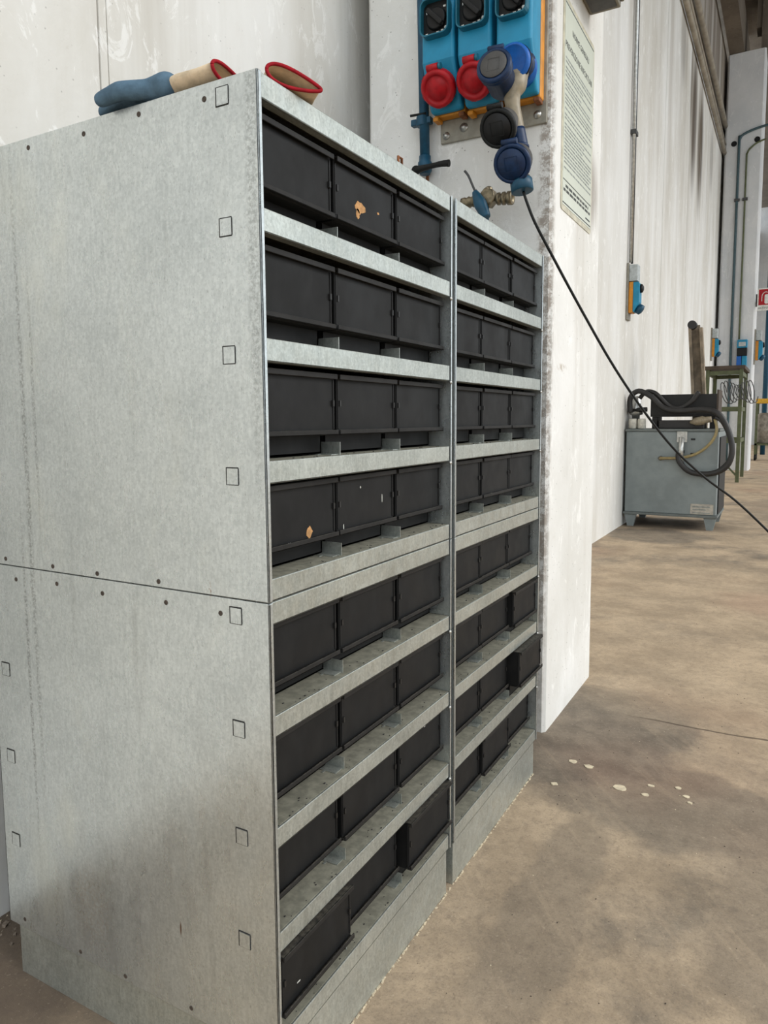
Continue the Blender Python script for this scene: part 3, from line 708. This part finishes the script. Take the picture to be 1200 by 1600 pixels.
# ------------------------------------------------------------------ gloves on the cabinet
def glove(name, label, loc, rot, blue_up, h=1.0):
    t = thing(name, label, 'glove', loc, 'work gloves on the cabinet')
    Rz = Matrix.Rotation(rot, 4, 'Z')
    def tp(c): return .72+.34*c
    def P(x, y, z): return Vector(loc)+Rz @ Vector((x, y, z*h))
    # hand: palm and five fingers, fused
    m = MB()
    def cap(a, b, r0, r1):
        n = 6; a = P(*a); b = P(*b); d = (b-a); L = d.length; prof = []
        for i in range(n+1): th = -PI/2+PI/2*i/n; prof.append((r0*math.cos(th), r0*math.sin(th)))
        for i in range(n+1): th = PI/2*i/n; prof.append((r1*math.cos(th), L+r1*math.sin(th)))
        m.lathe(a, d, prof, 14)
    for y in (-.032, -.011, .011, .032): cap((-.02, y, .026), (.065, y*.95, .026), .021, .017)
    for (y, L, r, z) in ((-.034, .125, .0125, .016), (-.012, .145, .0135, .020), (.012, .140, .0135, .017), (.034, .118, .012, .015)):
        cap((.06, y, .024), (.06+(L-.06)*.55, y*1.15, z+.008), r, r*.97); cap((.06+(L-.06)*.55, y*1.15, z+.008), (L, y*1.2, z), r*.97, r*.86)
    cap((0, .036, .024), (.045, .066, .022), .016, .014); cap((.045, .066, .022), (.085, .070, .016), .014, .0115)
    o = m.build('hand', 'glove_blue' if blue_up else 'glove_hide', t)
    r = o.modifiers.new('fuse', 'REMESH'); r.mode = 'VOXEL'; r.voxel_size = .0035; r.use_smooth_shade = True
    sm = o.modifiers.new('soft', 'SMOOTH'); sm.iterations = 6; sm.factor = .6
    # flared cuff, an open flattened sleeve
    n = 28; rings = [(-.015, .040, .022), (-.05, .043, .022), (-.09, .041, .018), (-.125, .041, .019)]
    vs = []; th0 = .0022
    for inn in (0, 1):
        for (x, a, b) in (rings if not inn else rings[::-1]):
            for i in range(n):
                th = 2*PI*i/n; k = 1-inn*.06; z = .026*tp(math.cos(th))+b*math.sin(th)*k*tp(math.cos(th)); vs.append(P(x, a*math.cos(th)*k, max(z, .002+.0025*inn)))
    nr = 2*len(rings)
    fs = [(jr*n+i, jr*n+(i+1) % n, (jr+1)*n+(i+1) % n, (jr+1)*n+i) for jr in range(nr-1) for i in range(n)]
    cm = MB().add(vs, fs, 0, True); cm.build('cuff', 'glove_hide', t)
    pts = []
    x, a, b = rings[-1]
    for i in range(n+1):
        th = 2*PI*i/n; z = .026*tp(math.cos(th))+b*math.sin(th)*tp(math.cos(th)); pts.append(P(x-.001, a*math.cos(th), max(z, .0045)))
    MB().tube(pts, .0027, 8, smooth=2).build('cuff_binding', 'glove_red', t)
    return t
glove('work_glove', 'leather work glove whose open red-trimmed cuff faces out over the cabinet front', (-.098, .168, 1.6), 2.45, False, .92)
glove('work_glove', 'blue work glove lying along the near edge of the cabinet top', (-.205, .050, 1.6), PI-.06, True, .82)
o = MB().tube([(-.022, .450, 1.601), (-.022, .450, 1.622), (-.022, .464, 1.622), (-.022, .464, 1.601)], .0028, 8, smooth=1).build('wire_staple', 'rust', origin=(-.022, .457, 1.6))
tag(o, 'tiny rusty wire staple standing on the near cabinet top', 'staple')

# ------------------------------------------------------------------ crumbs and paint chips on the floor
chips = ((968, 1231, 12), (895, 1190, 8), (920, 1198, 8), (1017, 1228, 5), (1008, 1242, 6), (1060, 1232, 5), (1072, 1245, 5), (1078, 1255, 4), (866, 1225, 6))
WH = ('largest pale paint chip on the floor by the pillar', 'pale chip on the floor nearest the far plinth end', 'second pale chip from the far plinth end', 'small chip right of the largest paint chip', 'crumbly chip just right of the largest paint chip', 'small chip in the right cluster, nearest the pillar', 'middle chip of the right cluster on the floor', 'rightmost tiny chip on the floor beyond the largest', 'pale chip on the floor close against the far plinth')
for (px_, py_, r), lb in zip(chips, WH):
    c = at(px_, py_, Z=.0); s_ = r/430.
    pts = [(c.x+s_*math.cos(2*PI*i/11)*random.uniform(.6, 1), c.y+s_*.75*math.sin(2*PI*i/11)*random.uniform(.6, 1)) for i in range(11)]
    o = MB().prism(pts, 2, .0, .002).build('paint_chip', 'chip_pale', origin=(c.x, c.y, 0))
    tag(o, lb, 'chip', 'paint chips on the floor')
d = MB()
for k in range(420):
    if k < 300: x = -.86+abs(random.gauss(0, .05))+.004; y = random.uniform(-.6, .4)
    else: x = random.uniform(-.85, -.66); y = random.uniform(-.35, -.02)
    if x > -.668 and y > -.01: continue
    q = random.uniform(.001, .004 if k % 12 else .008); z = q*.6
    R3 = Matrix.Translation((x, y, z*.9)) @ Matrix.Rotation(random.uniform(0, 3), 4, 'Z') @ Matrix.Rotation(random.uniform(-.4, .4), 4, 'X')
    d.box(-q, q, -q*.7, q*.7, -z, z, random.choice((0, 0, 0, 0, 1)), R3)
tag(d.build('floor_rubble', ['gravel', 'chip_pale'], origin=(-.8, 0, 0)), 'loose grit and rubble along the foot of the wall', 'rubble', kind='stuff')
d = MB()
for k in range(420):
    x = random.uniform(.02, 1.2); y = random.uniform(-.5, 4.0); q = random.uniform(.0006, .0016)
    R3 = Matrix.Translation((x, y, q*.4)) @ Matrix.Rotation(random.uniform(0, 3), 4, 'Z')
    d.box(-q, q, -q*.7, q*.7, -q*.4, q*.4, random.choice((0, 0, 0, 1)), R3)
for k in range(260):      # pale line of crumbs along the plinths
    y = random.uniform(.01, 1.30); x = random.uniform(-.0055, -.0025); q = random.uniform(.0006, .0018)
    d.box(x-q, x+q, y-q*2, y+q*2, 0, q*.7, 1)
tag(d.build('floor_grit', ['rust_dark', 'chip_pale'], origin=(.5, 1, 0)), 'tiny crumbs scattered over the concrete floor', 'grit', kind='stuff')

# ------------------------------------------------------------------ socket and conduit on the far wall
def side_socket(label, x0, yc, z0, hgt, dirx, w=.16):
    """socket seen from the side: plate on the wall, junction box over an orange/blue socket"""
    t = thing('wall_socket', label, 'socket', (x0, yc, z0), 'wall sockets further down the hall')
    k = hgt/.55
    def X(a): return x0+dirx*a*k
    def bx(mb, a0, a1, y0, y1, zz0, zz1): return mb.box(min(X(a0), X(a1)), max(X(a0), X(a1)), y0, y1, zz0, zz1)
    bx(MB(), .0005, .022, yc-w/2, yc+w/2, z0, z0+hgt).build('plate', 'plate_grey', t, bevel=.004)
    bx(MB(), .0225, .105, yc-w*.42, yc+w*.42, z0+hgt*.68, z0+hgt*.97).build('junction_box', 'box_grey', t, bevel=.006)
    bx(MB(), .0225, .065, yc-w*.42, yc+w*.42, z0+hgt*.12, z0+hgt*.665).build('back_case', 'orange', t, bevel=.006)
    pr = [(X(.0655), z0+hgt*.13), (X(.075), z0+hgt*.13), (X(.125), z0+hgt*.30), (X(.125), z0+hgt*.62), (X(.115), z0+hgt*.655), (X(.0655), z0+hgt*.655)]
    MB().prism(pr, 1, yc-w*.42, yc+w*.42).build('cover', 'blue_box', t, bevel=.005)
    MB().lathe((X(.1255), yc, z0+hgt*.55), (dirx, 0, 0), [(.045*k, 0), (.04*k, .018*k), (.02*k, .03*k)], 14).build('knob', 'dial_black', t)
    c = Vector((X(.102), yc, z0+hgt*.21)); MB().lathe(c, Vector((dirx*.8, 0, -.6)), [(.045*k, .0), (.05*k, .02*k), (.05*k, .045*k), (.03*k, .055*k)], 16).build('socket_lid', 'blue_pipe', t)
    return t
side_socket('orange and blue socket on the long wall above the grey machine', WX, 6.95, 2.12, .56, 1)
t = thing('conduit', 'thin steel conduit running up the long wall from the wall socket', 'conduit', (WX+.03, 6.95, 2.69))
MB().cyl((WX+.03, 6.91, 2.690), (WX+.03, 6.91, 8.4), .016, n=8).build('tube', 'steel', t)
MB().cyl((WX+.03, 6.98, 2.690), (WX+.03, 6.98, 8.4), .012, n=8).build('tube', 'dark_grey', t)
MB().box(WX+.002, WX+.055, 6.88, 7.0, 3.93, 3.97).build('clamp', 'dark_grey', t)

# ------------------------------------------------------------------ grey hydraulic unit
UX0, UX1, UY0, UY1 = -.835, .045, 6.95, 7.75
t = thing('hydraulic_unit', 'grey steel machine cabinet on short legs beside the long wall', 'machine', ((UX0+UX1)/2, UY0, 0))
MB().box(UX0, UX1, UY0, UY1, .150, .985).build('body', 'unit_grey', t, bevel=.008)
MB().box(UX0-.012, UX1+.015, UY0-.012, UY1+.01, .125, .1495).build('base_frame', 'unit_grey2', t, bevel=.004)
MB().box(UX0-.008, UX1+.010, UY0-.010, UY1, .9855, 1.012).build('top_plate', 'unit_grey2', t, bevel=.004)
for x in (UX0+.06, UX1-.055):
    for y in (UY0+.01, UY1-.08): MB().prism([(x-.06, .1245), (x+.06, .1245), (x+.03, 0), (x-.03, 0)], 1, y, y+.05).build('leg', 'unit_grey', t)
MB().box(UX1+.0005, UX1+.012, UY0+.10, UY1, .16, .93).build('side_grille', 'black_dirty', t)
gx = at(1065, 700, Y=UY0)
MB().cyl((gx.x, UY0-.035, .66), (gx.x, UY0-.035, .93), .026, n=12).box(gx.x-.045, gx.x+.05, UY0-.012, UY0-.0005, .88, .985).build('oil_gauge', 'steel', t)
MB().box(gx.x-.03, gx.x+.03, UY0-.03, UY0-.0005, .77, .80).box(gx.x-.025, gx.x+.025, UY0-.03, UY0-.0005, .66, .69).build('gauge_bracket', 'black_dirty', t)
for z in (.90, .755): MB().box(gx.x+.085, gx.x+.125, UY0-.006, UY0-.0005, z, z+.018).build('slot', 'black_dirty', t)
a = at(1079, 787, Y=UY0); b = at(1122, 806, Y=UY0)
pl = MB().box(a.x, .020, UY0-.004, UY0-.0005, b.z+.005, a.z).build('rating_plate', 'tan_pale', t)
MB().box(a.x+.02, -.01, UY0-.0046, UY0-.0042, a.z-.035, a.z-.022).box(a.x+.02, -.05, UY0-.0046, UY0-.0042, a.z-.062, a.z-.05).box(a.x+.02, -.01, UY0-.0046, UY0-.0042, b.z+.015, b.z+.025).build('plate_print', 'ink_light', pl)
hp = [at(1117, 655, Y=UY0-.03), at(1120, 672, Y=UY0-.05), at(1112, 690, Y=UY0-.06), at(1092, 707, Y=UY0-.05), at(1066, 715, Y=UY0-.04), at(1032, 716, Y=UY0-.03)]
MB().tube(hp, .014, 8).build('oil_pipe', 'oil_tube', t)
MB().lathe(hp[-1]+Vector((0, .03, 0)), (0, -1, 0), [(.022, 0), (.022, .03), (.012, .034)], 10).build('pipe_union', 'brass', t)
# black tray, pump and fittings on top
ZT = 1.0125
tr = thing('black_tray', 'open black steel tray with a rusty edge on the grey machine', 'tray', (-.33, 7.2, 1.15))
q = MB().box(-.62, .02, 7.06, 7.075, 1.15, 1.36).box(-.62, .02, 7.43, 7.445, 1.15, 1.30).box(-.62, -.605, 7.075, 7.43, 1.15, 1.33).box(-.62, .02, 7.06, 7.44, 1.135, 1.15)
q.build('pan', 'black_dirty', tr, bevel=.003)
MB().box(.005, .022, 7.055, 7.45, 1.14, 1.40).build('end_plate', 'rust_dark', tr)
for x in (-.58, -.03): MB().box(x-.025, x+.025, 7.08, 7.40, ZT, 1.1345).build('support', 'black_dirty', tr)
o = thing('pump_block', 'dark dirty pump block under the black tray', 'pump', (-.32, 7.1, ZT))
MB().box(-.53, -.10, 7.02, 7.30, ZT, 1.10).build('block', 'hose', o, bevel=.01)
c_ = at(1096, 657, Y=6.98)
MB().lathe(at(1078, 660, Y=6.985), at(1112, 655, Y=6.985)-at(1078, 660, Y=6.985), [(.01, 0), (.04, .05), (.045, .12), (.03, .15), (.03, .20)], 14).build('filter', 'tan_plastic', o)
for i, (px_, lb) in enumerate(((989, 'left white plastic cap at the wall end of the grey machine top'), (1003, 'right white plastic cap at the wall end of the grey machine top'))):
    a = at(px_, 652, Y=7.02); o = MB().lathe((a.x, 7.02, ZT), (0, 0, 1), [(.035, 0), (.042, .01), (.042, .09), (.036, .105)], 16).build('white_cap', 'neck_white', origin=(a.x, 7.02, ZT)); tag(o, lb, 'cap', 'white caps on the machine')
a = at(993, 640, Y=7.1); o = thing('chrome_fitting', 'shiny fitting cluster behind the white caps on the machine', 'fitting', (a.x, 7.13, ZT))
MB().lathe((a.x, 7.13, ZT), (0, 0, 1), [(.04, 0), (.04, .14), (.07, .15), (.07, .21), (.05, .24), (.05, .31), (.02, .34)], 14).build('stem', 'steel', o)
MB().cyl((a.x-.06, 7.08, ZT+.19), (a.x+.12, 7.08, ZT+.20), .025, n=10).build('cross_pipe', 'black_dirty', o)
# hoses
def hose(lb, pts, r, mat='hose'):
    o = MB().tube(pts, r, 10, smooth=5).build('hydraulic_hose', mat, origin=pts[0]); return tag(o, lb, 'hose', 'hydraulic hoses on the machine')
hose('thick black hose looping over the tray and down the machine right side', [at(985, 645, Y=6.99), at(985, 622, Y=6.98), at(998, 611, Y=6.97), at(1018, 620, Y=6.96), at(1037, 637, Y=6.95), at(1062, 642, Y=6.94), at(1098, 640, Y=6.92), at(1122, 646, Y=6.90), at(1137, 670, Y=6.89), at(1144, 702, Y=6.88), at(1136, 728, Y=6.88), at(1112, 740, Y=6.885), at(1080, 738, Y=6.89), at(1062, 722, Y=6.895), at(1060, 708, Y=6.905)], .027)
hose('second black hose running beside the thick one on the machine', [at(1092, 612, Y=6.99), at(1080, 628, Y=6.98), at(1062, 638, Y=6.985), at(1045, 634, Y=6.99), at(1025, 615, Y=7.0), at(1010, 612, Y=7.02), at(1000, 622, Y=7.05)], .022)
hose('thin dark hose dropping behind the thick loop on the machine', [at(1118, 652, Y=6.90), at(1130, 662, Y=6.90), at(1141, 690, Y=6.90), at(1140, 716, Y=6.90), at(1122, 735, Y=6.905), at(1095, 744, Y=6.915)], .016)
# worn channel standing up behind the tray
b0, b1 = at(1096, 625, Y=7.6), at(1087, 508, Y=7.56)
o = thing('steel_channel', 'worn paint-peeled channel standing upright behind the black tray', 'channel', (b0.x, 7.6, ZT))
b0 = Vector((b0.x, 7.6, ZT+.005)); d = (b1-b0)
MB().bar(b0+Vector((-.055, 0, 0)), b1+Vector((-.055, 0, 0)), .03, .10, up=(0, 1, 0)).build('flange', 'worn_beam', o)
MB().bar(b0+Vector((.055, 0, 0)), b1+Vector((.055, 0, -.03)), .03, .10, up=(0, 1, 0)).build('flange', 'worn_beam', o)
MB().bar(b0+Vector((0, .035, 0)), b1+Vector((0, .035, 0)), .08, .02, up=(0, 1, 0)).build('web', 'worn_beam', o)
MB().cyl(b1+Vector((-.03, -.06, .0)), b1+Vector((-.03, .06, .0)), .045, n=14).build('roller_end', 'hose', o)

# ------------------------------------------------------------------ olive stand behind the machine
SX0, SX1, SY0, SY1, SZ = -.66, -.13, 13.1, 14.5, 1.96
t = thing('iron_stand', 'olive angle-iron stand with a dark board top behind the machine', 'stand', ((SX0+SX1)/2, 13.8, 0))
for x in (SX0, SX1):
    for y in (SY0, SY1): MB().box(x-.03, x+.03, y-.03, y+.03, 0, SZ).build('post', 'olive', t)
for z in (1.90, 1.28, .72):
    for y in (SY0, SY1): MB().box(SX0, SX1, y-.015, y+.015, z-.035, z+.035).build('rail', 'olive', t)
    for x in (SX0, SX1): MB().box(x-.015, x+.015, SY0, SY1, z-.035, z+.035).build('rail', 'olive', t)
MB().bar((SX1, SY0, .1), (SX0, SY0, .68), .03, .03).build('brace', 'olive', t)
MB().box(SX0-.06, SX1+.06, SY0-.06, SY1+.06, SZ+.0005, SZ+.06).build('board', 'dark_wood', t)
pts = []
cx, cz = SX1-.02, 1.56
for i in range(9*14):
    th = 2*PI*i/14; s_ = i/(9*14)
    pts.append(Vector((cx-.24+.48*s_+.06*math.cos(th+.6), SY0-.16+.10*math.cos(th), cz+.20*math.sin(th)*(.8+.2*math.sin(s_*9)))))
o = MB().tube(pts, .008, 5, smooth=1).build('coiled_wire', 'dark_grey', origin=(cx, SY0-.16, cz)); tag(o, 'coil of thin dark wire hung on the olive stand', 'wire')
# sockets, conduits and sign on the far pillar
F = P2[2]
t = thing('socket_panel', 'blue socket panel with a red lid on the far pillar face', 'socket', (-.42, F, 2.2))
a, b = at(1152, 531, Y=F-.1), at(1166, 578, Y=F-.1)
MB().box(a.x, b.x, F-.10, F-.0005, a.z-.17, a.z).build('switch_case', 'blue_box', t, bevel=.01)
MB().box(a.x+.03, b.x-.03, F-.12, F-.1005, a.z-.14, a.z-.05).build('switch_cover', 'box_grey', t, bevel=.01)
mx = (a.x+b.x)/2
MB().box(a.x, b.x, F-.10, F-.0005, a.z-.34, a.z-.172).build('knob_row', 'dial_black', t, bevel=.01)
MB().box(a.x, mx-.005, F-.13, F-.0005, b.z, a.z-.342).build('socket_case', 'bright_blue', t, bevel=.01)
MB().box(mx+.005, b.x, F-.13, F-.0005, b.z, a.z-.342).build('socket_case', 'blue_box', t, bevel=.01)
MB().lathe((a.x+.05, F-.13, b.z+.05), (0, -.9, -.4), [(.05, -.02), (.05, .03), (.03, .04)], 12).build('socket_lid', 'red', t)
side_socket('small orange and blue socket at the wall gap left of the far pillar', WX, 15.6, 2.30, .66, 1, .2)
side_socket('bright blue socket on the right side of the far pillar', P2[1], 16.5, 2.25, .72, 1, .25)
for i, (px_, ptop, pbot, mt, lb) in enumerate(((1146, 212, 720, 'teal_dark', 'dark blue-green conduit down the far pillar face, left one'), (1160, 232, 530, 'olive', 'thin olive conduit down the far pillar face, above the socket panel'))):
    a, b = at(px_+3, ptop, Y=F-.03), at(px_-5 if i == 0 else px_-1, pbot, Y=F-.03); xm = max((a.x+b.x)/2, -.68)
    o = MB().tube([(xm+.7 if i == 0 else xm+.35, F-.03, a.z+.12), (xm+.35 if i == 0 else xm+.2, F-.03, a.z+.08), (xm+.08, F-.03, a.z), (xm+.01, F-.03, a.z-.10), (xm, F-.03, a.z-.3), (xm, F-.03, (a.z+b.z)/2), (xm, F-.03, max(b.z, .0))], .025 if i == 0 else .018, 8).build('conduit', mt, origin=(xm, F, 0)); tag(o, lb, 'conduit', 'conduits on the far pillar')
    MB().box(xm-.05, xm+.05, F-.055, F-.0005, 5.6, 5.65).build('clamp', 'dark_grey', o)
for px_, py_, lb in ((1147, 225, 'left round bolt hole high on the far pillar'), (1187, 217, 'right round bolt hole high on the far pillar')):
    a = at(px_, py_, Y=F); x_ = min(a.x, P2[1]-.1)
    o = MB().lathe((x_, F-.0005, a.z), (0, -1, 0), [(.055, 0), (.055, .008), (.04, .010), (.036, .002)], 16).build('bolt_socket', 'dial_black', origin=(x_, F, a.z)); tag(o, lb, 'bolt hole', 'bolt holes on the far pillar')
a, b = at(1184, 451, Y=F-.02), at(1184, 486, Y=F-.02)
t = thing('safety_sign', 'white and red fire extinguisher sign beside the far pillar', 'sign', (a.x+.2, F-.02, b.z))
hgt = a.z-b.z; wd = hgt*.80
MB().box(a.x, a.x+wd, F-.03, F-.02, b.z, a.z).build('panel', 'print_white', t)
MB().box(a.x+.025, a.x+wd-.025, F-.0325, F-.0302, b.z+hgt*.25, a.z-.025).build('red_field', 'red', t)
m = MB(); ex = a.x+wd*.52; ez = b.z+hgt*.30
m.prism(rounded(ex-.055, ex+.055, ez, ez+hgt*.42, .03), 1, F-.0345, F-.0327).build('extinguisher', 'print_white', t)
MB().tube([(ex, F-.0345, ez+hgt*.50), (ex-.05, F-.0345, ez+hgt*.52), (ex-.10, F-.0345, ez+hgt*.40), (ex-.105, F-.0345, ez+hgt*.12)], .007, 6).build('hose_mark', 'print_white', t)
text('ESTINTORE', hgt*.13, Matrix(((1, 0, 0, a.x+.03), (0, 0, -1, F-.0305), (0, 1, 0, b.z+hgt*.08), (0, 0, 0, 1))), 'ink', 'lettering', t)
MB().box(P2[1]+.0005, a.x-.0005, F+.05, F+.08, b.z+.1, a.z-.1).box(P2[1]+.03, a.x+.08, F-.0195, F+.08, b.z+.15, b.z+.2).build('arm', 'dark_grey', t)
# bay beyond the far pillar: blue down-pipe and trolley with a drum
a = at(1196, 600, Y=24)
o = MB().cyl((a.x, 24, 0), (a.x, 24, 6.5), .07, n=10).build('down_pipe', 'blue_pipe', origin=(a.x, 24, 0)); tag(o, 'tall blue pipe standing in the bay beyond the far pillar', 'pipe')
a = at(1180, 708, Z=0.0); Yt = 20.5
a0, a1 = at(1180, 655, Y=Yt), at(1204, 655, Y=Yt)
t = thing('drum_trolley', 'small wheeled trolley with a yellow top beyond the far pillar', 'trolley', ((a0.x+a1.x)/2, Yt, 0))
x0, x1 = a0.x, a0.x+.62
MB().box(x0, x1, Yt, Yt+.7, 1.50, 1.62).build('top', 'yellow', t, bevel=.01)
for x in (x0+.03, x1-.03):
    for y in (Yt+.03, Yt+.67):
        MB().box(x-.03, x+.03, y-.03, y+.03, .16, 1.4995).build('post', 'olive', t)
        MB().cyl((x-.025, y, .08), (x+.025, y, .08), .08, n=14).build('wheel', 'black_rubber', t)
MB().box(x0, x1, Yt, Yt+.7, .40, .45).build('shelf', 'olive', t)
o = MB().lathe((x0+.30, Yt+.33, .4505), (0, 0, 1), [(.24, 0), (.26, .02), (.26, .3), (.27, .32), (.27, .36), (.26, .38), (.26, .75), (.2, .80)], 20).build('steel_drum', 'drum', origin=(x0+.3, Yt+.33, .45)); tag(o, 'dirty steel drum standing on the trolley shelf', 'drum')
